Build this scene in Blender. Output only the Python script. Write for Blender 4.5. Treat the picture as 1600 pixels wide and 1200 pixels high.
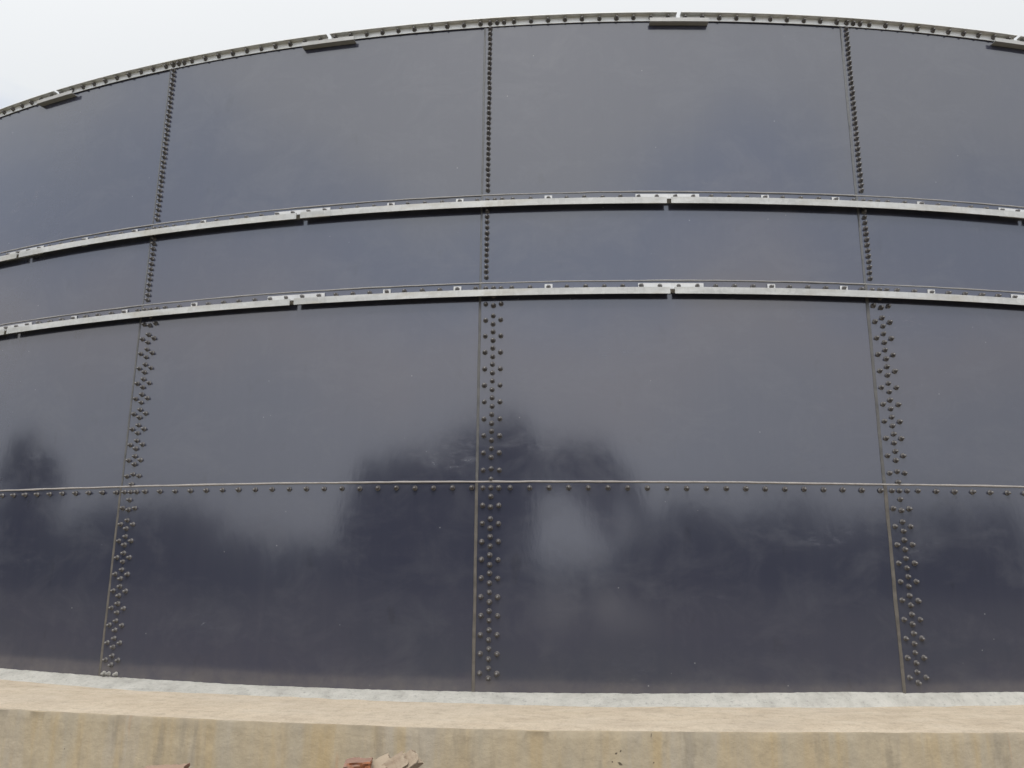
import bpy, math, random
from math import sin, cos, pi, radians, sqrt, atan2
from mathutils import Vector, Matrix, noise

for o in list(bpy.data.objects):
    bpy.data.objects.remove(o)
scene = bpy.context.scene
COL = scene.collection
RND = random.Random(7)

# ------------------------------------------------------------------ camera
R = 12.556            # radius of the tank shell (m); 32 sheets round it
DIST = 17.445         # camera to tank axis; the axis stands at (0, DIST)
CAM_Z = 0.705         # camera above the foot of the shell
PITCH, YAW, ROLL = 0.22178, -0.07022, 0.00799
fwd = Vector((sin(YAW) * cos(PITCH), cos(YAW) * cos(PITCH), sin(PITCH)))
rgt0 = Vector((cos(YAW), -sin(YAW), 0))
up0 = rgt0.cross(fwd)
rgt = rgt0 * cos(ROLL) + up0 * sin(ROLL)
upv = up0 * cos(ROLL) - rgt0 * sin(ROLL)
cam_data = bpy.data.cameras.new('camera')
cam_data.sensor_width = 36
cam_data.lens = 36 * 1256.86 / 1600
cam_data.clip_start = 0.05
cam_data.clip_end = 2000
cam = bpy.data.objects.new('camera', cam_data)
cam.matrix_world = Matrix(((rgt.x, upv.x, -fwd.x, 0), (rgt.y, upv.y, -fwd.y, 0),
                           (rgt.z, upv.z, -fwd.z, CAM_Z), (0, 0, 0, 1)))
COL.objects.link(cam)
scene.camera = cam

# ------------------------------------------------------------------ light
SUN_EL, SUN_AZ = radians(52), radians(184)      # azimuth clockwise from +Y
sun_dir = Vector((sin(SUN_AZ) * cos(SUN_EL), cos(SUN_AZ) * cos(SUN_EL), sin(SUN_EL)))
sd = bpy.data.lights.new('sun', 'SUN')
sd.energy = 1.2
sd.angle = radians(14)
sd.color = (1.0, 0.95, 0.87)
sun = bpy.data.objects.new('sun', sd)
sun.rotation_euler = (-sun_dir).to_track_quat('-Z', 'Y').to_euler()
COL.objects.link(sun)

world = bpy.data.worlds.new('World')
scene.world = world
world.use_nodes = True
wt = world.node_tree
wt.nodes.clear()
def wn(t, **kw):
    n = wt.nodes.new(t)
    for k, v in kw.items():
        setattr(n, k, v)
    return n
def wmath(op, a, b=None, c=None):
    n = wn('ShaderNodeMath', operation=op)
    for i, v in enumerate((a, b, c)):
        if v is None: continue
        if isinstance(v, (int, float)): n.inputs[i].default_value = v
        else: wt.links.new(v, n.inputs[i])
    return n.outputs[0]
sky = wn('ShaderNodeTexSky', sky_type='NISHITA')
sky.sun_disc = False
sky.sun_elevation = SUN_EL
sky.sun_rotation = SUN_AZ
sky.dust_density = 4.0
sky.air_density = 1.0
tc = wn('ShaderNodeTexCoord')
# cloud layer: brightness rises towards the veiled sun
dotn = wn('ShaderNodeVectorMath', operation='DOT_PRODUCT')
wt.links.new(tc.outputs['Generated'], dotn.inputs[0])
dotn.inputs[1].default_value = sun_dir
g = wmath('POWER', wmath('MULTIPLY_ADD', dotn.outputs['Value'], 0.5, 0.5), 2.6)
def wnoise(loc, scale, zs, detail, rough=0.55):
    mp = wn('ShaderNodeMapping')
    wt.links.new(tc.outputs['Generated'], mp.inputs['Vector'])
    mp.inputs['Location'].default_value = loc
    mp.inputs['Scale'].default_value = (1, 1, zs)
    n1 = wn('ShaderNodeTexNoise')
    n1.inputs['Scale'].default_value = scale
    n1.inputs['Detail'].default_value = detail
    n1.inputs['Roughness'].default_value = rough
    wt.links.new(mp.outputs[0], n1.inputs['Vector'])
    return n1.outputs['Fac']
# layered stratus: banks of grey and bluer cloud at different heights, drifting up and down round the horizon
sepz = wn('ShaderNodeSeparateXYZ')
wt.links.new(tc.outputs['Generated'], sepz.inputs[0])
hgt = wmath('ADD', sepz.outputs['Z'], wmath('MULTIPLY_ADD', wnoise((0.3, 4.1, 1.2), 1.3, 1.2, 5), 0.32, -0.16))
# a bluer break in the cloud, low to the south
dot2 = wn('ShaderNodeVectorMath', operation='DOT_PRODUCT')
wt.links.new(tc.outputs['Generated'], dot2.inputs[0])
dot2.inputs[1].default_value = (sin(radians(24)) * cos(radians(26)), -cos(radians(24)) * cos(radians(26)), sin(radians(26)))
hgt = wmath('ADD', hgt, wmath('MULTIPLY_ADD', wnoise((5.2, 0.7, 2.9), 4.5, 2.2, 5, 0.6), 0.20, -0.10))
hgt = wmath('SUBTRACT', hgt, wmath('MULTIPLY', wmath('POWER', wmath('MAXIMUM', dot2.outputs['Value'], 0.0), 55.0), 0.13))
rmp = wn('ShaderNodeValToRGB')
el = rmp.color_ramp.elements
stops = [(0.0, (0.82, 0.85, 0.90)), (0.16, (0.84, 0.88, 0.95)), (0.25, (0.97, 0.945, 0.955)), (0.30, (0.83, 0.87, 0.98)),
         (0.355, (0.70, 0.78, 0.95)), (0.405, (0.72, 0.80, 0.95)), (0.49, (0.955, 0.98, 1.0)), (0.68, (0.98, 0.995, 1.01))]
while len(el) < len(stops): el.new(0.5)
for e, (p, c) in zip(el, stops):
    e.position = p; e.color = (*c, 1)
wt.links.new(hgt, rmp.inputs['Fac'])
lum = wmath('MULTIPLY_ADD', g, 15.4, 6.75)
cl = wn('ShaderNodeVectorMath', operation='SCALE')
wt.links.new(rmp.outputs['Color'], cl.inputs[0])
wt.links.new(lum, cl.inputs['Scale'])
mix = wn('ShaderNodeMix', data_type='RGBA')
mix.inputs['Factor'].default_value = 0.95
wt.links.new(sky.outputs[0], mix.inputs['A'])
wt.links.new(cl.outputs[0], mix.inputs['B'])
bg = wn('ShaderNodeBackground')
bg.inputs['Strength'].default_value = 0.1
wt.links.new(mix.outputs['Result'], bg.inputs['Color'])
wo = wn('ShaderNodeOutputWorld')
wt.links.new(bg.outputs[0], wo.inputs['Surface'])

scene.render.engine = 'CYCLES'
vs = scene.view_settings
vs.view_transform = 'Standard'
vs.look = 'None'
vs.gamma = 1
vs.exposure = 0.0
vs.use_curve_mapping = False

# ------------------------------------------------------------------ where the shell mirrors what
def th_of_px(px):
    """angle round the tank of the shell point behind image column px (only used to note measured irregularities)"""
    a = YAW + math.atan((px - 800) / 1256.86)
    # ray from camera meets circle
    dx, dy = sin(a), cos(a)
    b = -dy * DIST; c = DIST * DIST - R * R
    t = -b - sqrt(b * b - c)
    return math.asin(t * dx / R)
def reflect_at(px, dist):
    """ground spot across the yard that the shell mirrors at image column px, dist metres from the shell"""
    t = th_of_px(px)
    h = Vector((R * sin(t), DIST - R * cos(t), 0))
    d = h.normalized()
    n = Vector((sin(t), -cos(t), 0))
    r = d - n * 2 * d.dot(n)
    return h + r * dist

LZ = -0.046           # height of the ledge round the shell
def at(px, py, d):
    """point seen at pixel (px, py) of the photograph at horizontal depth d"""
    dv = fwd + rgt * ((px - 800) / 1256.86) + upv * ((600 - py) / 1256.86)
    return Vector((0, 0, CAM_Z)) + dv * (d / dv.y)

# ------------------------------------------------------------------ materials
class Mat:
    def __init__(s, name):
        s.m = bpy.data.materials.new(name)
        s.m.use_nodes = True
        s.t = s.m.node_tree
        s.b = s.t.nodes['Principled BSDF']
    def n(s, t, **kw):
        n = s.t.nodes.new(t)
        for k, v in kw.items(): setattr(n, k, v)
        return n
    def ln(s, a, b): s.t.links.new(a, b)
    def coord(s, which='UV', scale=(1, 1, 1), loc=(0, 0, 0), per_object=False):
        c = s.n('ShaderNodeTexCoord')
        m = s.n('ShaderNodeMapping')
        m.inputs['Scale'].default_value = scale
        m.inputs['Location'].default_value = loc
        s.ln(c.outputs[which], m.inputs['Vector'])
        if per_object:
            oi = s.n('ShaderNodeObjectInfo')
            mu = s.n('ShaderNodeVectorMath', operation='SCALE')
            mu.inputs[0].default_value = (37.0, 11.0, 5.0)
            s.ln(oi.outputs['Random'], mu.inputs['Scale'])
            s.ln(mu.outputs[0], m.inputs['Location'])
        return m.outputs[0]
    def noise(s, vec, scale, detail=4, rough=0.55, dist=0.0):
        n = s.n('ShaderNodeTexNoise')
        n.inputs['Scale'].default_value = scale
        n.inputs['Detail'].default_value = detail
        n.inputs['Roughness'].default_value = rough
        n.inputs['Distortion'].default_value = dist
        s.ln(vec, n.inputs['Vector'])
        return n.outputs['Fac']
    def ramp(s, fac, stops):
        r = s.n('ShaderNodeValToRGB')
        el = r.color_ramp.elements
        while len(el) < len(stops): el.new(0.5)
        for e, (p, c) in zip(el, stops):
            e.position = p
            e.color = (c, c, c, 1) if isinstance(c, (int, float)) else (*c, 1)
        s.ln(fac, r.inputs['Fac'])
        return r.outputs['Color']
    def mix(s, fac, a, b, mode='MIX'):
        m = s.n('ShaderNodeMix', data_type='RGBA', blend_type=mode)
        for sock, v in (('Factor', fac), ('A', a), ('B', b)):
            if isinstance(v, (int, float)): m.inputs[sock].default_value = v if sock == 'Factor' else (v, v, v, 1)
            elif isinstance(v, tuple): m.inputs[sock].default_value = (*v, 1)
            else: s.ln(v, m.inputs[sock])
        return m.outputs['Result']
    def math(s, op, a, b=0.0):
        m = s.n('ShaderNodeMath', operation=op)
        for i, v in enumerate((a, b)):
            if isinstance(v, (int, float)): m.inputs[i].default_value = v
            else: s.ln(v, m.inputs[i])
        return m.outputs[0]
    def bump(s, h, strength, dist):
        b = s.n('ShaderNodeBump')
        b.inputs['Strength'].default_value = strength
        b.inputs['Distance'].default_value = dist
        s.ln(h, b.inputs['Height'])
        s.ln(b.outputs[0], s.b.inputs['Normal'])
    def set(s, **kw):
        for k, v in kw.items():
            k = {'base': 'Base Color', 'rough': 'Roughness', 'ior': 'IOR', 'metal': 'Metallic'}[k]
            if isinstance(v, (int, float)): s.b.inputs[k].default_value = v
            elif isinstance(v, tuple): s.b.inputs[k].default_value = (*v, 1)
            else: s.ln(v, s.b.inputs[k])

def mat_enamel():
    M = Mat('blue_black_enamel')
    uv = M.coord('UV', per_object=True)
    uvs = M.coord('UV', scale=(9, 0.8, 1), per_object=True)
    big = M.noise(uv, 1.1, 3)
    base = M.mix(big, (0.032, 0.035, 0.056), (0.042, 0.0435, 0.063))
    # dusty film, dragged down by rain
    film = M.ramp(M.noise(uvs, 1.3, 5, 0.6), [(0.45, 0.0), (0.8, 0.35)])
    base = M.mix(M.math('MULTIPLY', film, 0.10), base, (0.10, 0.10, 0.115))
    # scuffs and drag marks
    scv = M.coord('UV', scale=(1.0, 2.6, 1), per_object=True)
    patch = M.ramp(M.noise(scv, 1.1, 2), [(0.60, 0.0), (0.74, 1.0)])
    fine = M.ramp(M.noise(scv, 12, 7, 0.75, 0.4), [(0.52, 0.0), (0.72, 1.0)])
    sc = M.math('MULTIPLY', patch, fine)
    base = M.mix(M.math('MULTIPLY', sc, 0.15), base, (0.16, 0.16, 0.19))
    dk = M.math('MULTIPLY', M.ramp(M.noise(M.coord('UV', scale=(3.4, 1.2, 1), per_object=True), 2.3, 2), [(0.63, 0.0), (0.72, 1.0)]),
                M.ramp(M.noise(uv, 7, 3), [(0.5, 0.0), (0.6, 1.0)]))
    base = M.mix(M.math('MULTIPLY', dk, 0.2), base, (0.012, 0.012, 0.017))
    # pale splashes: small dots of grout and paint
    vo = M.n('ShaderNodeTexVoronoi')
    vo.inputs['Scale'].default_value = 9
    M.ln(uv, vo.inputs['Vector'])
    dot = M.ramp(vo.outputs['Distance'], [(0.028, 1.0), (0.045, 0.0)])
    sel = M.ramp(M.noise(uv, 1.9, 1), [(0.54, 0.0), (0.57, 1.0)])
    dot = M.math('MULTIPLY', dot, sel)
    base = M.mix(M.math('MULTIPLY', dot, 0.55), base, (0.25, 0.25, 0.26))
    # dull dusty patches left by wiping and handling
    du = M.ramp(M.noise(M.coord('UV', scale=(1.0, 1.5, 1), per_object=True), 2.4, 6, 0.68, 0.5), [(0.48, 0.0), (0.70, 1.0)])
    base = M.mix(M.math('MULTIPLY', du, 0.13), base, (0.13, 0.13, 0.14))
    # splashed dirt, plus the ledge's warm mirrored band put in as colour
    sz = M.n('ShaderNodeSeparateXYZ'); M.ln(M.coord('UV'), sz.inputs[0])
    mud_mirror = M.math('MULTIPLY', M.ramp(sz.outputs[1], [(0.0, 1.0), (0.10, 0.25), (0.26, 0.0)]), M.ramp(M.noise(uv, 6, 6, 0.7), [(0.35, 0.1), (0.7, 1.0)]))
    base = M.mix(M.math('MULTIPLY', mud_mirror, 0.22), base, (0.22, 0.19, 0.15))
    # run-off streaks: narrow, faint, starting at the seams
    ru = M.ramp(M.noise(M.coord('UV', scale=(7, 0.55, 1), per_object=True), 2.2, 6, 0.65, 0.3), [(0.52, 0.0), (0.78, 1.0)])
    base = M.mix(M.math('MULTIPLY', ru, 0.035), base, (0.13, 0.125, 0.13))
    rough = M.math('ADD', M.math('MULTIPLY', film, 0.05), M.math('MULTIPLY_ADD' if False else 'MULTIPLY', sc, 0.25))
    rough = M.math('ADD', M.math('MULTIPLY', du, 0.05), M.math('ADD', rough, 0.108))
    M.set(base=base, rough=rough, ior=1.82)
    M.bump(M.noise(M.coord('UV', scale=(1, 0.35, 1), per_object=True), 30, 2), 0.05, 0.004)
    return M.m

def mat_galv(name, lo, hi, stain):
    M = Mat(name)
    uv = M.coord('UV')
    vo = M.n('ShaderNodeTexVoronoi')
    vo.inputs['Scale'].default_value = 38
    M.ln(uv, vo.inputs['Vector'])
    base = M.mix(M.math('MULTIPLY', vo.outputs['Color'], 0.45) if False else M.math('ADD', M.math('MULTIPLY', M.ramp(vo.outputs['Color'], [(0.2, 0.0), (0.9, 1.0)]), 0.3), M.math('MULTIPLY', M.ramp(M.noise(M.coord('UV', scale=(1, 5, 1)), 1.6, 5, 0.6), [(0.35, 0.0), (0.65, 1.0)]), 0.7)), lo, hi)
    st = M.ramp(M.noise(M.coord('UV', scale=(1, 3, 1)), 2.1, 6, 0.7), [(0.50, 0.0), (0.68, 1.0)])
    base = M.mix(M.math('MULTIPLY', st, 0.55), base, stain)
    gr = M.ramp(M.noise(M.coord('UV', scale=(14, 1, 1)), 6, 5, 0.7), [(0.55, 0.0), (0.75, 1.0)])
    base = M.mix(M.math('MULTIPLY', gr, 0.35), base, (0.22, 0.21, 0.19))
    M.set(base=base, rough=M.ramp(M.noise(uv, 9, 3), [(0.3, 0.38), (0.7, 0.6)]), metal=0.1)
    M.bump(M.noise(uv, 40, 4), 0.12, 0.004)
    return M.m

def mat_simple(name, a, b, scale, rough, which='Object', bump=0.2, bdist=0.004):
    M = Mat(name)
    c = M.coord(which)
    M.set(base=M.mix(M.ramp(M.noise(c, scale, 5, 0.6), [(0.3, 0.0), (0.7, 1.0)]), a, b), rough=rough)
    M.bump(M.noise(c, scale * 3, 4), bump, bdist)
    return M.m

def mat_face():
    """stained, shuttered concrete of the plinth's side"""
    M = Mat('stained_concrete')
    uv = M.coord('UV')
    def streak(loc, sx, sy, stops, det=4):
        return M.ramp(M.noise(M.coord('UV', scale=(1, sy, 1), loc=(loc, loc * .37, 0)), sx, det, 0.6), stops)
    base = streak(0, 3.0, 0.10, [(0.30, (0.37, 0.335, 0.265)), (0.45, (0.44, 0.385, 0.285)), (0.58, (0.41, 0.375, 0.30)), (0.75, (0.46, 0.41, 0.32))])
    base = M.mix(M.math('MULTIPLY', streak(9, 6.5, 0.07, [(0.50, 0.0), (0.66, 1.0)]), 0.62), base, (0.45, 0.35, 0.19))
    base = M.mix(M.math('MULTIPLY', streak(23, 5.0, 0.10, [(0.54, 0.0), (0.66, 1.0)]), 0.5), base, (0.40, 0.385, 0.36))
    base = M.mix(M.math('MULTIPLY', streak(37, 8, 0.14, [(0.56, 0.0), (0.66, 1.0)]), 0.5), base, (0.235, 0.215, 0.175))
    base = M.mix(M.math('MULTIPLY', streak(51, 8, 0.12, [(0.64, 0.0), (0.72, 1.0)], 3), 0.5), base, (0.50, 0.27, 0.14))
    # dark band under the arris, uneven
    z = M.n('ShaderNodeSeparateXYZ'); M.ln(uv, z.inputs[0])
    dep = M.math('ADD', M.math('MULTIPLY', z.outputs[1], 10.0), M.math('MULTIPLY', M.noise(M.coord('UV', scale=(1, .3, 1), loc=(71, 0, 0)), 5, 4), 1.1))
    base = M.mix(M.math('MULTIPLY', M.ramp(dep, [(0.02, 0.0), (0.45, 1.0)]), 0.35), base, (0.22, 0.20, 0.165))
    sp = M.ramp(M.noise(uv, 60, 4, 0.7), [(0.64, 0.0), (0.72, 1.0)])
    base = M.mix(M.math('MULTIPLY', sp, 0.4), base, (0.17, 0.15, 0.12))
    mo = M.ramp(M.noise(uv, 13, 6, 0.72), [(0.3, 0.84), (0.7, 1.10)])
    base = M.mix(1.0, base, mo, 'MULTIPLY')
    base = M.mix(1.0, base, (0.94, 0.88, 0.80), 'MULTIPLY')
    # blow holes and chipped pits: their inner shade painted as dark spots
    for px, py, a, b, rot in ((963, 1178, .0075, .0045, .5), (970, 1174, .0035, .006, -.4), (957, 1191, .0045, .0045, 0), (969, 1194, .013, .0065, -.6), (1018, 1150, .002, .012, -.1), (116, 1166, .004, .003, 0), (1022, 1193, .005, .003, .2)):
        q = at(px, py, 1.0) - Vector((0, 0, CAM_Z)); lam = 1.0
        for _ in range(30):
            p = Vector((0, 0, CAM_Z)) + q * lam
            lam += ((p - Vector((0, DIST, p.z))).length - (R + 0.82)) * 0.9
        u0, v0 = math.asin(p.x / (R + 0.82)) * R, p.z - LZ
        mp = M.n('ShaderNodeMapping')
        mp.vector_type = 'TEXTURE'
        mp.inputs['Location'].default_value = (u0, v0, 0)
        mp.inputs['Rotation'].default_value = (0, 0, rot)
        mp.inputs['Scale'].default_value = (a, b, 1)
        M.ln(uv, mp.inputs['Vector'])
        ln = M.n('ShaderNodeVectorMath', operation='LENGTH'); M.ln(mp.outputs[0], ln.inputs[0])
        d = M.math('ADD', ln.outputs['Value'], M.math('MULTIPLY', M.noise(uv, 140, 2), 0.9))
        base = M.mix(M.math('MULTIPLY', M.ramp(M.math('MULTIPLY', d, 0.5), [(0.55, 1.0), (0.75, 0.0)]), 0.85), base, (0.055, 0.042, 0.028))
    M.set(base=base, rough=0.9)
    M.bump(M.noise(uv, 38, 6, 0.65), 0.45, 0.008)
    return M.m

def mat_ledge():
    M = Mat('sand_dusted_screed')
    uv = M.coord('UV')
    lo = M.coord('UV', scale=(0.8, 1.6, 1))
    base = M.ramp(M.noise(lo, 3.4, 6, 0.62), [(0.28, (0.41, 0.335, 0.245)), (0.45, (0.485, 0.40, 0.295)), (0.62, (0.53, 0.445, 0.335)), (0.75, (0.50, 0.43, 0.34))])
    sm = M.ramp(M.noise(M.coord('UV', scale=(0.8, 2.2, 1), loc=(4, 1, 0)), 6, 7, 0.8), [(0.56, 0.0), (0.68, 1.0)])
    base = M.mix(M.math('MULTIPLY', sm, 0.5), base, (0.25, 0.205, 0.15))
    pk = M.ramp(M.noise(uv, 1.2, 3), [(0.45, 0.0), (0.7, 1.0)])
    base = M.mix(M.math('MULTIPLY', pk, 0.35), base, (0.50, 0.44, 0.36))
    bl = M.ramp(M.noise(uv, 16, 6, 0.75), [(0.32, 0.80), (0.5, 1.0), (0.7, 1.07)])
    base = M.mix(1.0, base, bl, 'MULTIPLY')
    vo = M.n('ShaderNodeTexVoronoi'); vo.inputs['Scale'].default_value = 26; M.ln(uv, vo.inputs['Vector'])
    peb = M.math('MULTIPLY', M.ramp(vo.outputs['Distance'], [(0.10, 1.0), (0.2, 0.0)]), M.ramp(M.noise(uv, 3, 3), [(0.52, 0.0), (0.6, 1.0)]))
    base = M.mix(M.math('MULTIPLY', peb, 0.5), base, (0.24, 0.20, 0.155))
    gr = M.ramp(M.noise(uv, 90, 4, 0.75), [(0.3, 0.82), (0.7, 1.10)])
    base = M.mix(1.0, base, gr, 'MULTIPLY')
    M.set(base=base, rough=0.95)
    M.bump(M.noise(uv, 45, 6, 0.7), 0.5, 0.010)
    return M.m

def mat_grout():
    M = Mat('grey_grout')
    uv = M.coord('UV')
    base = M.ramp(M.noise(uv, 7, 6, 0.65), [(0.3, (0.34, 0.325, 0.29)), (0.5, (0.46, 0.445, 0.40)), (0.72, (0.54, 0.52, 0.47))])
    po = M.ramp(M.noise(uv, 34, 6, 0.8), [(0.54, 0.0), (0.66, 1.0)])
    base = M.mix(M.math('MULTIPLY', po, 0.65), base, (0.20, 0.195, 0.18))
    M.set(base=base, rough=0.92)
    M.bump(M.noise(uv, 55, 6, 0.75), 0.9, 0.014)
    return M.m

def mat_soil():
    M = Mat('dry_soil')
    c = M.coord('Object')
    base = M.ramp(M.noise(c, 0.6, 6, 0.65), [(0.3, (0.085, 0.066, 0.050)), (0.55, (0.12, 0.095, 0.072)), (0.75, (0.16, 0.13, 0.10))])
    gr = M.ramp(M.noise(c, 0.11, 5, 0.6), [(0.48, 0.0), (0.58, 1.0)])
    base = M.mix(M.math('MULTIPLY', gr, 0.7), base, (0.075, 0.085, 0.035))
    # pale sandy track; its two ruts are made up for the mirrored light V
    a, b = reflect_at(918, 0), reflect_at(918, 60)
    dv = (b - a).normalized()
    sep = M.n('ShaderNodeVectorMath', operation='SUBTRACT')
    M.ln(c, sep.inputs[0]); sep.inputs[1].default_value = (a.x, a.y, 0)
    def dot(vx, vy):
        d = M.n('ShaderNodeVectorMath', operation='DOT_PRODUCT')
        M.ln(sep.outputs[0], d.inputs[0]); d.inputs[1].default_value = (vx, vy, 0)
        return d.outputs['Value']
    side = M.math('ADD', M.math('ABSOLUTE', M.math('SUBTRACT', M.math('ABSOLUTE', dot(dv.y, -dv.x)), 1.9)), M.math('MULTIPLY', M.noise(c, 0.6, 4), 0.8))
    tr = M.math('MULTIPLY', M.ramp(M.math('MULTIPLY', side, 0.4), [(0.58, 1.0), (0.80, 0.0)]),
                M.ramp(M.math('MULTIPLY', dot(dv.x, dv.y), 0.02), [(0.30, 0.0), (0.44, 1.0)]))
    base = M.mix(tr, base, (0.56, 0.52, 0.46))
    M.set(base=base, rough=0.95)
    M.bump(M.noise(c, 9, 6, 0.7), 0.6, 0.05)
    return M.m

def mat_brick(name, a, b, dust):
    M = Mat(name)
    c = M.coord('Object')
    base = M.mix(M.ramp(M.noise(c, 18, 5, 0.65), [(0.35, 0.0), (0.65, 1.0)]), a, b)
    du = M.ramp(M.noise(c, 14, 5, 0.65), [(0.44, 0.0), (0.60, 1.0)])
    ge = M.n('ShaderNodeNewGeometry'); sz = M.n('ShaderNodeSeparateXYZ'); M.ln(ge.outputs['Normal'], sz.inputs[0])
    top = M.ramp(M.math('ADD', sz.outputs[2], M.math('MULTIPLY', M.noise(c, 30, 4), 0.5)), [(0.62, 0.0), (0.95, 1.0)])
    base = M.mix(M.math('MULTIPLY', M.math('MAXIMUM', du, top), 0.8), base, dust)
    M.set(base=base, rough=0.93)
    M.bump(M.noise(c, 60, 5, 0.7), 0.8, 0.006)
    return M.m

M_ENAMEL = mat_enamel()
M_GALV = mat_galv('galvanized_steel', (0.35, 0.35, 0.335), (0.56, 0.56, 0.54), (0.34, 0.30, 0.22))
M_RIM = mat_galv('glare_paled_galvanizing', (0.68, 0.68, 0.66), (0.78, 0.78, 0.76), (0.60, 0.56, 0.47))  # rim steel painted paler to stand in for glare from the sky
M_SPL = mat_galv('dull_galvanizing', (0.34, 0.335, 0.32), (0.42, 0.415, 0.40), (0.33, 0.30, 0.24))
M_PLATE = mat_galv('bright_galvanizing', (0.46, 0.46, 0.46), (0.60, 0.60, 0.59), (0.40, 0.37, 0.30))
M_SEAL = mat_simple('pale_sealant', (0.25, 0.225, 0.205), (0.36, 0.33, 0.305), 14, 0.6, 'UV')
M_SEALM = mat_simple('mid_sealant', (0.06, 0.058, 0.055), (0.12, 0.114, 0.105), 14, 0.45, 'UV')
M_SEALG = mat_simple('grey_sealant', (0.065, 0.057, 0.047), (0.135, 0.12, 0.10), 14, 0.5, 'UV')
M_SEALD = mat_simple('dark_sealant', (0.085, 0.085, 0.088), (0.125, 0.125, 0.122), 14, 0.35, 'UV')
M_CAP = mat_simple('grey_plastic_cap', (0.070, 0.063, 0.059), (0.108, 0.098, 0.092), 40, 0.26, 'Object', 0.1)
M_CAP.node_tree.nodes['Principled BSDF'].inputs['IOR'].default_value = 1.75
M_CAPS = mat_simple('cement_spattered_cap', (0.10, 0.095, 0.085), (0.40, 0.385, 0.35), 60, 0.8, 'Object', 0.4)
M_FACE, M_LEDGE, M_GROUT, M_SOIL = mat_face(), mat_ledge(), mat_grout(), mat_soil()
M_BARK = mat_simple('bark', (0.07, 0.055, 0.04), (0.13, 0.105, 0.08), 8, 0.95)
def mat_leaf():
    M = Mat('leaves')
    c = M.coord('Object')
    M.set(base=M.mix(M.noise(c, 1.4, 3), (0.035, 0.055, 0.018), (0.075, 0.11, 0.035)), rough=0.6)
    return M.m
M_LEAF = mat_leaf()

# ------------------------------------------------------------------ mesh helpers
AX = Vector((0, DIST, 0))
def P(r, th, z):
    return (r * sin(th), DIST - r * cos(th), z)

class MB:
    def __init__(s): s.v, s.f, s.uv = [], [], []
    def face(s, idx, uvs): s.f.append(idx); s.uv.append(uvs)
    def grid(s, rows, uvs, flip=False, close=False):
        """rows: list of rows of points"""
        o = len(s.v)
        nr, nc = len(rows), len(rows[0])
        for r in rows: s.v.extend(r)
        for i in range(nr - 1):
            for j in range(nc - 1 if not close else nc):
                j2 = (j + 1) % nc
                q = [o + i * nc + j, o + i * nc + j2, o + (i + 1) * nc + j2, o + (i + 1) * nc + j]
                u = [uvs[i][j], uvs[i][j2], uvs[i + 1][j2], uvs[i + 1][j]]
                if flip: q.reverse(); u.reverse()
                s.face(q, u)
    def ring_section(s, prof, ths, caps=True, wob=None, close_prof=True):
        """sweep a closed (r,z) profile along angles ths"""
        rows, uvs = [], []
        per = [0.0]
        for k in range(len(prof)):
            a, b = prof[k], prof[(k + 1) % len(prof)]
            per.append(per[-1] + math.hypot(a[0] - b[0], a[1] - b[1]))
        for i, t in enumerate(ths):
            dr, dz, sc = wob(i, t) if wob else (0, 0, 1)
            cr = sum(p[0] for p in prof) / len(prof); cz = sum(p[1] for p in prof) / len(prof)
            rows.append([P(cr + (p[0] - cr) * sc + dr, t, cz + (p[1] - cz) * sc + dz) for p in prof])
            uvs.append([(t * R, per[k]) for k in range(len(prof))])
        o = len(s.v)
        s.grid(rows, uvs, close=True)
        n = len(prof)
        if caps:
            s.face([o + k for k in range(n)][::-1], [(per[k], 0) for k in range(n)][::-1])
            e = o + (len(ths) - 1) * n
            s.face([e + k for k in range(n)], [(per[k], 0) for k in range(n)])
    def build(s, name, mat, parent=None, smooth=True, angle=35):
        me = bpy.data.meshes.new(name)
        me.from_pydata(s.v, [], s.f)
        uvl = me.uv_layers.new(name='UVMap')
        k = 0
        for u in s.uv:
            for c in u:
                uvl.data[k].uv = c; k += 1
        if smooth:
            me.polygons.foreach_set('use_smooth', [True] * len(me.polygons))
            me.set_sharp_from_angle(angle=radians(angle))
        me.materials.append(mat)
        me.update()
        o = bpy.data.objects.new(name, me)
        COL.objects.link(o)
        if parent: o.parent = parent
        return o

def fix_normals(o):
    import bmesh
    bm = bmesh.new(); bm.from_mesh(o.data)
    bmesh.ops.recalc_face_normals(bm, faces=bm.faces)
    bm.to_mesh(o.data); bm.free()
    return o

def empty(name, loc, label=None, cat=None, group=None):
    o = bpy.data.objects.new(name, None)
    o.location = loc
    o.empty_display_size = 0.2
    COL.objects.link(o)
    if label: o['label'] = label
    if cat: o['category'] = cat
    if group: o['group'] = group
    return o
def tag(o, label, cat, group=None):
    o['label'] = label; o['category'] = cat
    if group: o['group'] = group
    return o
def child(o, root):
    o.parent = root
    o.matrix_parent_inverse = root.matrix_basis.inverted()
    return o
def lin(a, b, n): return [a + (b - a) * i / (n - 1) for i in range(n)]

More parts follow.
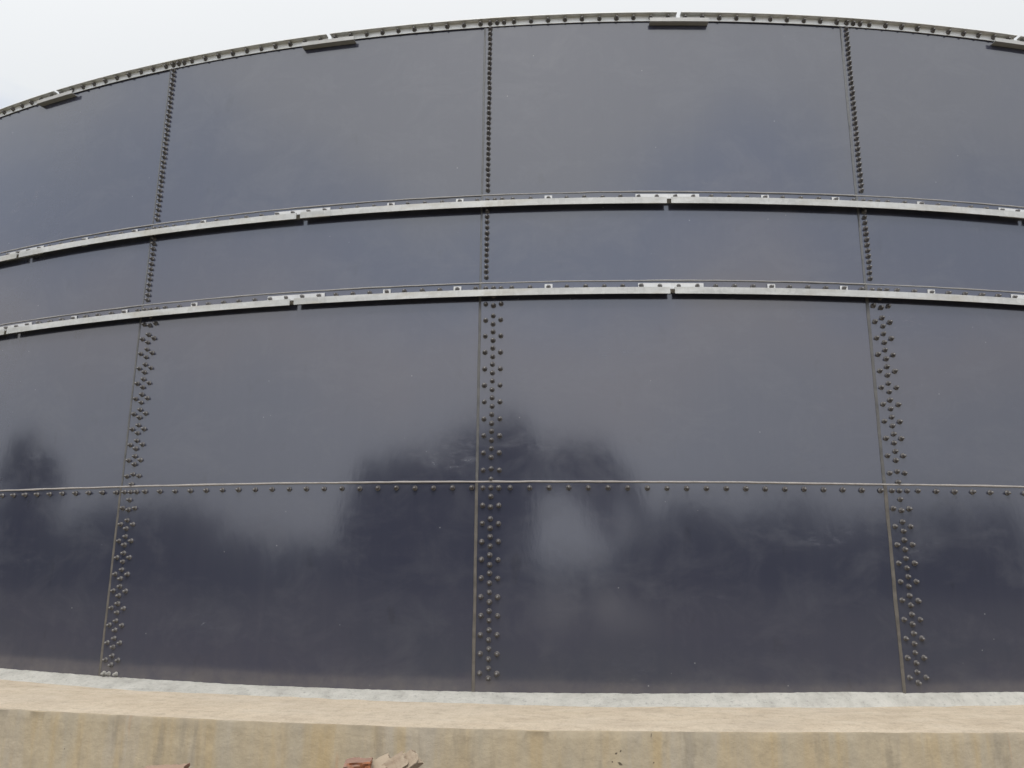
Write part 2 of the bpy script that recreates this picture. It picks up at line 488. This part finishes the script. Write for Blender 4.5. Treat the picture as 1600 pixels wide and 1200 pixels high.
# ------------------------------------------------------------------ the setting: ground
PILES = [(-0.78, 3.66, 0.42, 0.52), (-1.75, 3.60, 0.38, 0.47)]      # heaps of earth that carry the broken bricks
GZ = -0.85
def ground_h(x, y):
    h = 0.03 * noise.noise(Vector((x * 0.35, y * 0.35, 2.0))) + 0.015 * noise.noise(Vector((x * 1.6, y * 1.6, 5.0)))
    for px, py, rad, hh in PILES:
        d2 = ((x - px) / rad) ** 2 + ((y - py) / rad) ** 2
        h += hh * math.exp(-d2 ** 1.5) * (1 + 0.05 * noise.noise(Vector((x * 9, y * 9, 1))))
    return GZ + h
def build_ground():
    mb = MB()
    def axis(c, lim):
        t = [0.0]
        st = 0.06
        while t[-1] < lim:
            t.append(t[-1] + st)
            if t[-1] > 1.8: st = min(st * 1.25, 40)
        return [c - a for a in t[:0:-1]] + [c + a for a in t]
    xs, ys = axis(-1.2, 500), axis(3.3, 500)
    rows = [[(x, y, ground_h(x, y)) for x in xs] for y in ys]
    mb.grid(rows, [[(x, y) for x in xs] for y in ys])
    o = mb.build('ground', M_SOIL, angle=180)
    o['kind'] = 'structure'
build_ground()

# ------------------------------------------------------------------ concrete foundation
def interp(x, pts):
    if x <= pts[0][0]: return pts[0][1]
    for (a, b), (c, d) in zip(pts, pts[1:]):
        if x <= c: return b + (d - b) * (x - a) / (c - a)
    return pts[-1][1]
fil_top = [(th_of_px(x), v) for x, v in [(0, .008), (200, -.004), (400, -.012), (600, -.010), (800, -.004), (1000, .004), (1150, .015), (1300, .024), (1450, .022), (1600, .018)]]
led_w = [(th_of_px(x), v) for x, v in [(0, .07), (200, .045), (400, .02), (600, .0), (800, -.02), (1000, -.05), (1200, -.06), (1400, -.055), (1600, -.045)]]
fil_w = [(th_of_px(x), v) for x, v in [(0, .15), (130, .17), (200, .20), (300, .25), (400, .20), (500, .17), (800, .18), (1050, .17), (1200, .15), (1400, .11), (1600, .12)]]

found = empty('concrete_foundation', (0, DIST, GZ), 'low ring shaped concrete plinth, stained at the side, carrying the dark tank', 'foundation')
def foundation():
    fine = lin(-0.62, 0.62, 720)
    coarse = lin(0.62, 2 * pi - 0.62, 160)
    ths = fine + coarse[1:]
    def nz(t, f, s): return noise.noise(Vector((sin(t) * R * f, cos(t) * R * f, s)))
    # ledge: flat sandy top from under the shell to the outer arris
    mb = MB(); rows, uvs = [], []
    def outer(t): return R + 0.85 + interp(t if t < pi else t - 2 * pi, led_w) + 0.006 * nz(t, 3, 1) + 0.003 * nz(t, 14, 2)
    def zl(t, k): return LZ + 0.006 * nz(t, 1.2, 3 + k * .7) + 0.0025 * nz(t, 8, 9 + k)
    K = 14
    for t in ths:
        ro = outer(t); ri = R - 0.25
        row = []
        for k in range(K):
            r = ri + (ro - ri) * k / (K - 1)
            z = zl(t, k) - (0.006 if k == K - 1 else 0)
            row.append(P(r, t, z))
        rows.append(row); uvs.append([(t * R, (ri + (ro - ri) * k / (K - 1)) - R) for k in range(K)])
    mb.grid(rows, uvs, flip=True)
    child(mb.build('ledge', M_LEDGE, angle=180), found)
    # side face
    mb = MB(); rows, uvs = [], []
    zs = [None, -0.012, -0.05, -0.12, -0.2, -0.3, -0.45, -0.65, -1.2]
    for t in ths:
        ro = outer(t)
        row = []
        for k, z in enumerate(zs):
            if k == 0: row.append(P(ro, t, zl(t, K - 1) - 0.006))
            else: row.append(P(ro + 0.004 + 0.004 * nz(t, 6, z * 20), t, LZ + z))
        rows.append(row); uvs.append([(t * R, (z or 0)) for z in zs])
    mb.grid(rows, uvs, flip=True)
    child(mb.build('side_face', M_FACE, angle=50), found)
    # grout fillet against the shell
    mb = MB(); rows, uvs = [], []
    K2 = 9
    for t in ths:
        tt = t if t < pi else t - 2 * pi
        zt = 0.004 + interp(tt, fil_top) + 0.0015 * nz(t, 5, 20) + 0.0025 * nz(t, 26, 21)
        w = interp(tt, fil_w) + 0.018 * nz(t, 2.5, 22) + 0.008 * nz(t, 9, 23)
        row, uu = [], []
        for k in range(K2):
            f = k / (K2 - 1)
            r = R - 0.02 + (w + 0.02) * f
            z = zt + (LZ - 0.006 - zt) * (f ** 1.5) + 0.0025 * nz(t, 30, 30 + f * 6) * (1 - f)
            row.append(P(r, t, z)); uu.append((t * R, r - R))
        rows.append(row); uvs.append(uu)
    mb.grid(rows, uvs, flip=True)
    child(mb.build('grout_fillet', M_GROUT, angle=180), found)
foundation()

# ------------------------------------------------------------------ the tank
tank = empty('storage_tank', (0, DIST, 0), 'huge round dark blue steel tank of bolted sheets with two pale galvanized ring girders', 'tank')
NP = 32
DTH = 2 * pi / NP
LAP = 0.085
TH_EDGE = -0.04388                       # left edge of the sheet that starts at the middle seam
TH_C = TH_EDGE + LAP / R                 # centre line of its bolt rows
SEAMZ = [0.0, 1.2, 2.476, 3.090, 4.392]  # top edge of each course (z); the last is the shell's rim
ROFF = [0.018, 0.012, 0.006, 0.0]
SHELL_T = 0.003
VIS = range(-4, 4)

def sheet(ring, i, nu=64, nv=30):
    """one curved sheet: left edge laps over its neighbour, right edge slips under the next"""
    t0 = TH_EDGE + i * DTH
    t1 = TH_EDGE + (i + 1) * DTH + 2 * LAP / R
    zb = SEAMZ[ring] - (0.08 if ring else 0.05)
    zt = SEAMZ[ring + 1]
    rr = random.Random(ring * 100 + i)
    waves = [(rr.uniform(.5, 1.5), rr.uniform(.4, 1.3), rr.uniform(0, 6.3), rr.uniform(.2, .5) * 1e-3) for _ in range(5)]
    mb = MB()
    def pt(u, v, inner):
        t = t0 + (t1 - t0) * u
        z = zb + (zt - zb) * v
        r = R + ROFF[ring] - 0.005 * u + (0.008 - 0.003)
        s, h = u * 2.6, v * (zt - zb)
        edge = min(1, 6 * u, 6 * (1 - u)) * min(1, 5 * v, 5 * (1 - v))
        d = sum(a * sin(2 * pi * (s * fx * .7 + h * fz * .6) + ph) for fx, fz, ph, a in waves) * edge
        return P(r + d - (SHELL_T if inner else 0), t, z), (t * R, z)
    us, vs_ = lin(0, 1, nu), lin(0, 1, nv)
    for inner in (False, True):
        rows = [[pt(u, v, inner)[0] for u in us] for v in vs_]
        uv = [[pt(u, v, inner)[1] for u in us] for v in vs_]
        mb.grid(rows, uv, flip=inner)
    n = nu * nv
    def strip(idx, flip):
        for a, b in zip(idx, idx[1:]):
            q = [a, a + n, b + n, b]
            if flip: q.reverse()
            mb.face(q, [(0, 0)] * 4)
    strip([j for j in range(nu)], True)
    strip([(nv - 1) * nu + j for j in range(nu)], False)
    strip([k * nu for k in range(nv)], False)
    strip([k * nu + nu - 1 for k in range(nv)], True)
    return fix_normals(mb.build('wall_panel', M_ENAMEL))
for ring in range(4):
    for i in VIS:
        child(sheet(ring, i), tank)
# the far side of the shell, out of the photograph
mb = MB()
ths = lin(TH_EDGE + 4 * DTH + 0.002, TH_EDGE + (NP - 4) * DTH + 0.012, 240)
for ring in range(4):
    zb = SEAMZ[ring] - (0.08 if ring else 0.05)
    mb.ring_section([(R + ROFF[ring] - .001, zb), (R + ROFF[ring] + .002, zb), (R + ROFF[ring] + .002, SEAMZ[ring + 1]), (R + ROFF[ring] - .001, SEAMZ[ring + 1])], ths)
child(fix_normals(mb.build('rear_shell', M_ENAMEL)), tank)

# --- sealant beads
def bead_prof(r, z, a, n=8):
    return [(r + a * cos(2 * pi * k / n), z + a * sin(2 * pi * k / n)) for k in range(n)]
T0, T1 = TH_EDGE - 4 * DTH, TH_EDGE + 4 * DTH
for ring in range(3):
    z = SEAMZ[ring + 1]
    r = R + ROFF[ring] + 0.0045
    a = 0.0062 if ring == 0 else 0.0052
    mb = MB()
    ths = lin(T0, T1, 1100)
    def wob(i, t, ring=ring):
        q = t * R
        k = lambda f, s: noise.noise(Vector((q * f, s + ring * 7, 0.3)))
        return (0.0012 * k(9, 1), 0.0032 * k(1.7, 2) + 0.0016 * k(8, 3), 1 + 0.30 * k(5, 4) + 0.15 * k(17, 5))
    mb.ring_section(bead_prof(r, z, a), ths, wob=wob)
    child(fix_normals(mb.build('sealant_bead', M_SEAL if ring == 0 else mat_simple('pale_sealant_upper', (0.22, 0.21, 0.20), (0.30, 0.285, 0.27), 14, 0.6, 'UV'), angle=60)), tank)
def vert_bead(ring, i):
    t = TH_EDGE + i * DTH
    z0 = SEAMZ[ring] - 0.03 if ring else -0.02
    z1 = SEAMZ[ring + 1]
    r = R + ROFF[ring] + 0.0045
    mb = MB()
    n = 90
    wide = (0.0078, 0.0066, 0.0050, 0.0050)[ring]
    # a smeared strip with two raised edges
    prof = [(-wide - .004, -.003), (-wide, .0022), (-wide * .55, .0016), (0.0, .0012), (wide * .4, .0034), (wide * .9, .0030), (wide * 1.1, -.002)]
    rows, uvs = [], []
    for k in range(n):
        z = z0 + (z1 - z0) * k / (n - 1)
        w = 0.0020 * noise.noise(Vector((i * 5.1, z * 3, ring))) + 0.001 * noise.noise(Vector((i * 3.3, z * 12, ring + 4)))
        s = 1 + 0.22 * noise.noise(Vector((i * 2.7, z * 5, ring + 9)))
        rows.append([P(r + q[1] * (1.0), t + (w + q[0] * s) / R, z) for q in prof])
        uvs.append([(q[0], z) for q in prof])
    mb.grid(rows, uvs)
    return fix_normals(mb.build('sealant_bead', (M_SEALG, M_SEALM, M_SEALD, M_SEALD)[ring], angle=70))
for ring in range(4):
    for i in range(-3, 4):
        child(vert_bead(ring, i), tank)

# --- bolts with plastic caps
def cap_mesh(seed):
    rr = random.Random(seed)
    prof = [(0.0188, 0.0), (0.0190, 0.0035), (0.0172, 0.0060), (0.0140, 0.0085), (0.0120, 0.0135), (0.0108, 0.0210), (0.0086, 0.0270), (0.0045, 0.0296)]
    N = 14
    v, f = [], []
    tx, ty = rr.uniform(-.05, .05), rr.uniform(-.05, .05)
    for r, h in prof:
        r *= 0.86
        for k in range(N):
            a = 2 * pi * k / N
            v.append((r * cos(a) + tx * h, -h, r * sin(a) + ty * h))
    v.append((tx * .03, -0.0302, ty * .03))
    for j in range(len(prof) - 1):
        for k in range(N):
            f.append((j * N + k, j * N + (k + 1) % N, (j + 1) * N + (k + 1) % N, (j + 1) * N + k))
    L = (len(prof) - 1) * N
    for k in range(N): f.append((L + k, L + (k + 1) % N, len(v) - 1))
    return v, f
CAPS = [cap_mesh(s) for s in range(6)]
def row_radius(ring): return R + ROFF[ring] + 0.0035
bolts = []           # (r, theta, z, spattered)
def row_thetas(i, last=False):
    t = TH_C + i * DTH
    g = [t + k * DTH / 21 for k in range(21)]
    return g + [t - 0.049 / R, t + 0.049 / R]
ZB = [SEAMZ[1] - 0.037, SEAMZ[2] - 0.037, SEAMZ[3] - 0.037, SEAMZ[4] - 0.012]
rj = random.Random(3)
def J(a): return rj.uniform(-a, a)
for i in range(-3, 3):
    for s, z in enumerate(ZB):
        for t in row_thetas(i):
            bolts.append((row_radius(s) + (0.0098 if s == 3 else 0), t + J(.0012) / R, z + J(.0012), False))
for i in range(-3, 4):
    tc_ = TH_C + i * DTH
    for ring in (0, 1):
        zlo, zhi = (ZB[0] - 12 * 0.1067, ZB[0]) if ring == 0 else (ZB[0], ZB[1])
        n = 12
        st = (zhi - zlo) / n
        for k in range(0, n + 1):
            z = zlo + k * st
            for side in (-0.049, 0.049):
                if 0 < k < n and z > 0.045: bolts.append((row_radius(ring), tc_ + (side + J(.0012)) / R, z + J(.0012), ring == 0 and k <= 1))
            if k in (0, n): continue
            for dz in (-0.26, 0.26):
                zz = z + dz * st
                if k == n - 1: zz = zhi - (0.052 if dz > 0 else 0.117)
                if ring and k == 1: zz = zlo + (0.052 if dz < 0 else 0.117)
                if zz > 0.03: bolts.append((row_radius(ring), tc_ + J(.0012) / R, zz + J(.0012), ring == 0 and k <= 1))
    for s0, s1, n in ((1, 2, 16), (2, 3, 35)):
        ring = s1
        for k in range(1, n):
            z = ZB[s0] + (ZB[s1] - ZB[s0]) * k / n
            if z < ZB[s0] + 0.055: continue
            bolts.append((row_radius(ring), tc_ + (-0.049 + J(.0012)) / R, z + J(.001), False))
    # grout-caked bolt ends at the foot
    if i == -1:
        for dx in (-0.049, -0.012, 0.044): bolts.append((row_radius(0), tc_ + dx / R, 0.012, True))

def in_frame(p):
    d = Vector(p) - Vector((0, 0, CAM_Z))
    w = d.dot(fwd)
    x = d.dot(rgt) / w; y = d.dot(upv) / w
    k = 1256.86
    return abs(x) * k < 795 and abs(y) * k < 595
def cap_matrix(b):
    r, t, z, _ = b
    return Matrix.Translation(P(r, t, z)) @ Matrix.Rotation(t, 4, 'Z') @ Matrix.Rotation(rj.uniform(-.05, .05), 4, 'X') @ Matrix.Rotation(rj.uniform(-.05, .05), 4, 'Z') @ Matrix.Rotation(rj.uniform(0, 6.28), 4, 'Y') @ Matrix.Scale(rj.uniform(.94, 1.05), 4)
order = sorted(range(len(bolts)), key=lambda k: (0 if in_frame(P(*bolts[k][:3])) else 1, (Vector(P(*bolts[k][:3])) - Vector((0, 0, CAM_Z))).length))
single = set(order[:100])
cap_data = {}
def cap_obj(variant, spattered):
    key = (variant, spattered)
    if key not in cap_data:
        me = bpy.data.meshes.new('bolt')
        me.from_pydata(CAPS[variant][0], [], CAPS[variant][1])
        me.polygons.foreach_set('use_smooth', [True] * len(me.polygons))
        me.set_sharp_from_angle(angle=radians(50))
        me.materials.append(M_CAPS if spattered else M_CAP)
        cap_data[key] = me
    return bpy.data.objects.new('bolt', cap_data[key])
rest_v, rest_f, rest_m = [], [], []
for k, b in enumerate(bolts):
    var = k % 6
    m = cap_matrix(b)
    if k in single:
        o = cap_obj(var, b[3])
        COL.objects.link(o)
        o.parent = tank
        o.matrix_parent_inverse = tank.matrix_basis.inverted()
        o.matrix_basis = m
    else:
        o0 = len(rest_v)
        rest_v.extend([tuple(m @ Vector(p)) for p in CAPS[var][0]])
        rest_f.extend([tuple(o0 + q for q in f) for f in CAPS[var][1]])
        rest_m.extend([1 if b[3] else 0] * len(CAPS[var][1]))
me = bpy.data.meshes.new('bolts')
me.from_pydata(rest_v, [], rest_f)
me.polygons.foreach_set('use_smooth', [True] * len(me.polygons))
me.materials.append(M_CAP); me.materials.append(M_CAPS)
me.polygons.foreach_set('material_index', rest_m)
me.set_sharp_from_angle(angle=radians(50))
o = bpy.data.objects.new('bolts', me)
COL.objects.link(o)
o['kind'] = 'stuff'
child(o, tank)

# --- ring girders: pressed angles with the lip hanging down, one length per sheet
def angle_profile(r0, ztop, w, lip, th):
    return [(r0, ztop - th), (r0, ztop), (r0 + w, ztop), (r0 + w, ztop - lip), (r0 + w - th, ztop - lip), (r0 + w - th, ztop - th)]
def girder(seam, i):
    zrow = ZB[seam]
    r0 = row_radius(seam) + 0.001
    ztop = zrow - 0.026
    g = DTH / 21
    joint0 = TH_C + (i - 1) * DTH + 9.58 * g
    joint1 = TH_C + i * DTH + 9.58 * g
    half = 0.0145 / R
    mb = MB()
    rr = random.Random(seam * 50 + i)
    skew = rr.uniform(-.0015, .0015)
    n = 80
    mb.ring_section(angle_profile(r0, ztop, 0.056, 0.043, 0.005), lin(joint0 + half, joint1 - half, n),
                    wob=lambda k, t: (0.0012 * noise.noise(Vector((t * R * 1.3, seam, 4))), skew * (k / n - .5) * 2 + 0.0012 * noise.noise(Vector((t * R * 1.1, seam, 1))), 1))
    gd = child(fix_normals(mb.build('ring_girder', M_GALV, angle=30)), tank)
    # lugs behind single bolts
    for k in (3, 15, 19):
        t = TH_C + (i if k < 9 else i - 1) * DTH + k * g
        m2 = MB()
        m2.ring_section([(r0 - .0005, ztop - .02), (r0 - .0005, zrow + .019), (r0 + .004, zrow + .019), (r0 + .004, ztop - .02)],
                        lin(t - .025 / R, t + .025 / R, 3))
        child(fix_normals(m2.build('lug', M_PLATE, angle=30)), gd)
    # splice: a plate on the shell and a gusset under the joint
    c = joint0
    m2 = MB()
    m2.ring_section([(r0 - .0005, ztop - .02), (r0 - .0005, zrow + .019), (r0 + .004, zrow + .019), (r0 + .004, ztop - .02)],
                    lin(c - .206 / R, c + .206 / R, 12))
    m2.ring_section([(r0 + .004, ztop - .0055), (r0 + .0505, ztop - .0055), (r0 + .0505, ztop - .011), (r0 + .004, ztop - .011)],
                    lin(c - .15 / R, c + .15 / R, 10))
    child(fix_normals(m2.build('splice_plate', M_PLATE, angle=30)), gd)
for seam in (1, 2):
    for i in range(-3, 4):
        girder(seam, i)

# --- rim angle
def rim(i):
    g = DTH / 21
    j0 = TH_C + (i - 1) * DTH + 10.6 * g
    j1 = TH_C + i * DTH + 10.6 * g
    half = 0.013 / R
    r0 = R + 0.0085
    zt = 4.404
    mb = MB()
    mb.ring_section([(r0, zt - .046), (r0, zt), (r0 + .040, zt), (r0 + .040, zt - .005), (r0 + .005, zt - .005), (r0 + .005, zt - .046)], lin(j0 + half, j1 - half, 80),
                    wob=lambda k, t: (0, 0.0010 * noise.noise(Vector((t * R * 1.1, 8, 1))), 1))
    rm = child(fix_normals(mb.build('rim_angle', M_RIM, angle=30)), tank)
    m2 = MB()
    zs = ZB[3] - 0.022
    pr = [(R + .002, zs - .028), (R + .002, zs - .023), (r0 + .0345, zs - .023), (r0 + .0345, zs), (r0 + .0395, zs), (r0 + .0395, zs - .028)]
    m2.ring_section(pr, lin(j0 - .2 / R, j0 + .2 / R, 14))
    child(fix_normals(m2.build('splice_plate', M_SPL, angle=30)), rm)
for i in range(-3, 4):
    rim(i)

# ------------------------------------------------------------------ broken bricks and rubble on the heaps
def rubble(name, size, loc, rot, mat, seed, label, cat, chop=0.35, group=None):
    """a brick or shard: subdivided box with broken, pitted faces and one ragged end"""
    import bmesh
    bm = bmesh.new()
    bmesh.ops.create_cube(bm, size=1)
    bmesh.ops.subdivide_edges(bm, edges=bm.edges[:], cuts=9, use_grid_fill=True)
    rr = random.Random(seed)
    for v in bm.verts:
        p = v.co.copy()
        # worn arrises
        q = Vector([max(-0.47, min(0.47, c)) for c in p])
        v.co = q + (p - q) * 0.55
        k = noise.noise(p * 3.1 + Vector((seed, 0, 0)))
        if p.x > 0.5 - chop:
            f = (p.x - (0.5 - chop)) / chop
            v.co.x -= f * chop * (0.55 + 0.7 * noise.noise(Vector((seed * 3, p.y * 1.7, p.z * 1.7))))
        v.co += v.co.normalized() * (0.075 * k + 0.05 * noise.noise(p * 6 + Vector((0, seed, 0))) + 0.025 * noise.noise(p * 15 + Vector((0, seed, 3))))
        v.co = Vector((v.co.x * size[0], v.co.y * size[1], v.co.z * size[2]))
    me = bpy.data.meshes.new(name)
    bm.to_mesh(me); bm.free()
    me.polygons.foreach_set('use_smooth', [True] * len(me.polygons))
    me.set_sharp_from_angle(angle=radians(32))
    me.materials.append(mat)
    o = bpy.data.objects.new(name, me)
    o.location = loc; o.rotation_euler = rot
    COL.objects.link(o)
    return tag(o, label, cat, group)
B_OR = mat_brick('fresh_orange_brick', (0.40, 0.15, 0.06), (0.24, 0.095, 0.045), (0.27, 0.18, 0.14))
B_RED = mat_brick('dusty_red_brick', (0.24, 0.11, 0.07), (0.19, 0.09, 0.06), (0.33, 0.235, 0.17))
B_GREY = mat_brick('pink_grey_rubble', (0.27, 0.20, 0.14), (0.20, 0.145, 0.10), (0.37, 0.30, 0.22))

a = at(561, 1196, 3.62)
rubble('brick', (0.22, 0.108, 0.075), (a.x, a.y, a.z - .012), (radians(-2), radians(5), radians(100)), B_OR, 3,
       'broken orange brick lying at the left of the grey shards, in front of the plinth', 'brick', .5)
a = at(596, 1203, 3.66)
rubble('brick_shard', (0.15, 0.075, 0.06), (a.x, a.y, a.z + .002), (radians(20), radians(-18), radians(35)), B_GREY, 8,
       'small dusty shard between the orange brick and the two slanting shards', 'rubble', .2)
a = at(612, 1199, 3.64)
rubble('brick_shard', (0.16, 0.065, 0.035), (a.x, a.y, a.z - .006), (radians(50), radians(-32), radians(14)), B_GREY, 12,
       'pinkish grey shard leaning up in the middle of the rubble', 'rubble', .12)
a = at(632, 1196, 3.66)
rubble('brick_shard', (0.16, 0.075, 0.036), (a.x, a.y, a.z - .004), (radians(40), radians(-38), radians(10)), B_GREY, 21,
       'pointed brown grey shard sloping up at the right end of the rubble', 'rubble', .14)
a = at(262, 1205.5, 3.58)
rubble('brick', (0.20, 0.10, 0.07), (a.x, a.y, a.z - .020), (radians(6), radians(-3), radians(10)), B_RED, 5,
       'red brick with only its top edge in view, lying far left before the plinth', 'brick', .25)
# pieces underneath that carry the ones in view
rubble('brick', (0.23, 0.11, 0.075), (-0.70, 3.66, -0.245), (0.1, -0.1, 0.3), B_RED, 31, 'dusty red brick under the slanting shards', 'brick', .2)
rubble('brick', (0.23, 0.11, 0.075), (-0.88, 3.60, -0.225), (-0.05, 0.08, 1.2), B_RED, 33, 'dusty red brick under the orange brick', 'brick', .2)

# ------------------------------------------------------------------ trees across the yard (seen mirrored in the enamel)
def tube(mb, pts, rads, n=7):
    rows = []
    for k, (p, r) in enumerate(zip(pts, rads)):
        d = (pts[min(k + 1, len(pts) - 1)] - pts[max(k - 1, 0)]).normalized()
        a = d.orthogonal().normalized(); b = d.cross(a)
        rows.append([tuple(p + a * r * cos(2 * pi * j / n) + b * r * sin(2 * pi * j / n)) for j in range(n)])
    mb.grid(rows, [[(j / n, k) for j in range(n)] for k in range(len(pts))], close=True)
def height_for(px, py, dist):
    """height whose mirror image reaches pixel row py"""
    t = th_of_px(px)
    h = Vector((R * sin(t), DIST - R * cos(t), 0))
    e = math.atan((600 - py) / 1256.86) + PITCH
    return CAM_Z + math.tan(e) * (h.length + dist) - GZ
def crown_tree(px0, d, prof, low, n, seed, label, clump=0.5):
    """tree whose crown outline, mirrored in the shell, follows prof = [(column, top row)]; low = lowest row of the crown"""
    rr = random.Random(seed)
    base = reflect_at(px0, d)
    root = empty('tree', (base.x, base.y, GZ - 0.05), label, 'tree', 'trees across the yard')
    cl = []
    xs = [p[0] for p in prof]
    for k in range(n):
        px = xs[0] + (xs[-1] - xs[0]) * (k + rr.random()) / n
        dd = d + rr.uniform(-1.6, 1.6)
        top = interp(px, prof) + 1257 * clump / (dd + 5)
        py = top + (max(low, top + 4) - top) * rr.random() ** 1.15
        c = reflect_at(px, dd) - base
        cl.append(Vector((c.x, c.y, height_for(px, py, dd))))
    tb = MB()
    mean = sum(cl, Vector()) / len(cl)
    hmax = max(c.z for c in cl)
    top = Vector((mean.x, mean.y, hmax * .85))
    pts = [Vector((top.x * (k / 6) ** 1.4, top.y * (k / 6) ** 1.4, top.z * k / 6)) for k in range(7)]
    tube(tb, pts, [hmax * .026 * (1 - .13 * k) for k in range(7)])
    v, f = [], []
    for c in cl:
        st = pts[3 + rr.randrange(3)]
        tube(tb, [st, st.lerp(c, .5) + Vector((0, 0, .1)), c], [hmax * .011, hmax * .007, hmax * .003], 5)
        r0 = clump * rr.uniform(.8, 1.25)
        for _ in range(330):
            dv = Vector((rr.gauss(0, 1), rr.gauss(0, 1), rr.gauss(0, .8))).normalized() * r0 * (rr.random() ** .5)
            p = c + dv
            nn = Vector((rr.gauss(0, 1), rr.gauss(0, 1), rr.gauss(0, 1) + .6)).normalized()
            a = nn.orthogonal().normalized(); b = nn.cross(a)
            q = .13 * rr.uniform(.6, 1.3)
            o0 = len(v)
            v.extend([tuple(p - a * q), tuple(p + b * q * .5), tuple(p + a * q), tuple(p - b * q * .5)])
            f.append((o0, o0 + 1, o0 + 2, o0 + 3))
    tb.build('trunk', M_BARK).parent = root
    me = bpy.data.meshes.new('crown')
    me.from_pydata(v, [], f)
    me.materials.append(M_LEAF)
    o = bpy.data.objects.new('crown', me)
    COL.objects.link(o); o.parent = root
crown_tree(50, 24, [(8, 740), (25, 705), (50, 690), (62, 700), (78, 712), (100, 750)], 860, 40, 41, 'slim tree mirrored at the far left of the shell')
crown_tree(680, 26, [(548, 760), (575, 722), (610, 706), (660, 684), (700, 670), (745, 655), (775, 652)], 880, 90, 42, 'broad sloping tree mirrored left of the middle bolt seam', .6)
crown_tree(795, 25, [(738, 668), (775, 648), (800, 636), (818, 642), (836, 678)], 880, 60, 43, 'tallest tree, mirrored beside the middle bolt seam')
crown_tree(984, 25, [(832, 692), (855, 690), (900, 684), (945, 684), (965, 700), (985, 742), (996, 775)], 758, 52, 44, 'leaning tree with a bare trunk, mirrored right of the middle bolt seam', .42)
# the far wood that closes the yard: one mass of foliage
def wood():
    rr = random.Random(77)
    prof = [(-200, 800), (0, 800), (100, 838), (180, 800), (330, 795), (430, 862), (520, 850), (620, 790), (760, 800), (825, 850), (855, 890), (965, 890), (985, 820), (1050, 778), (1200, 792), (1350, 812), (1480, 790), (1600, 806), (1700, 800)]
    v, f = [], []
    def mass(c, h, w):
        for _ in range(150):
            p = Vector((c.x + rr.gauss(0, w), c.y + rr.gauss(0, w), GZ + h * rr.random() ** .8))
            n = Vector((rr.gauss(0, 1), rr.gauss(0, 1), rr.gauss(0, .7))).normalized()
            a = n.orthogonal().normalized(); b = n.cross(a)
            s = rr.uniform(.25, .6)
            o0 = len(v)
            v.extend([tuple(p - a * s), tuple(p + b * s * .55), tuple(p + a * s), tuple(p - b * s * .55)])
            f.append((o0, o0 + 1, o0 + 2, o0 + 3))
    for k in range(230):
        px = 20 + (1585 - 20) * k / 229
        d = 50 + rr.uniform(-4, 4)
        c = reflect_at(px, d)
        py = interp(px, prof) + rr.uniform(-6, 60)
        mass(c, height_for(px, py, d), 1.0)
    me = bpy.data.meshes.new('far_wood')
    me.from_pydata(v, [], f)
    me.materials.append(M_LEAF)
    o = bpy.data.objects.new('far_wood', me)
    COL.objects.link(o)
    o['kind'] = 'stuff'
    tag(o, 'low dark wood across the yard, mirrored in the lowest sheets', 'wood')
wood()
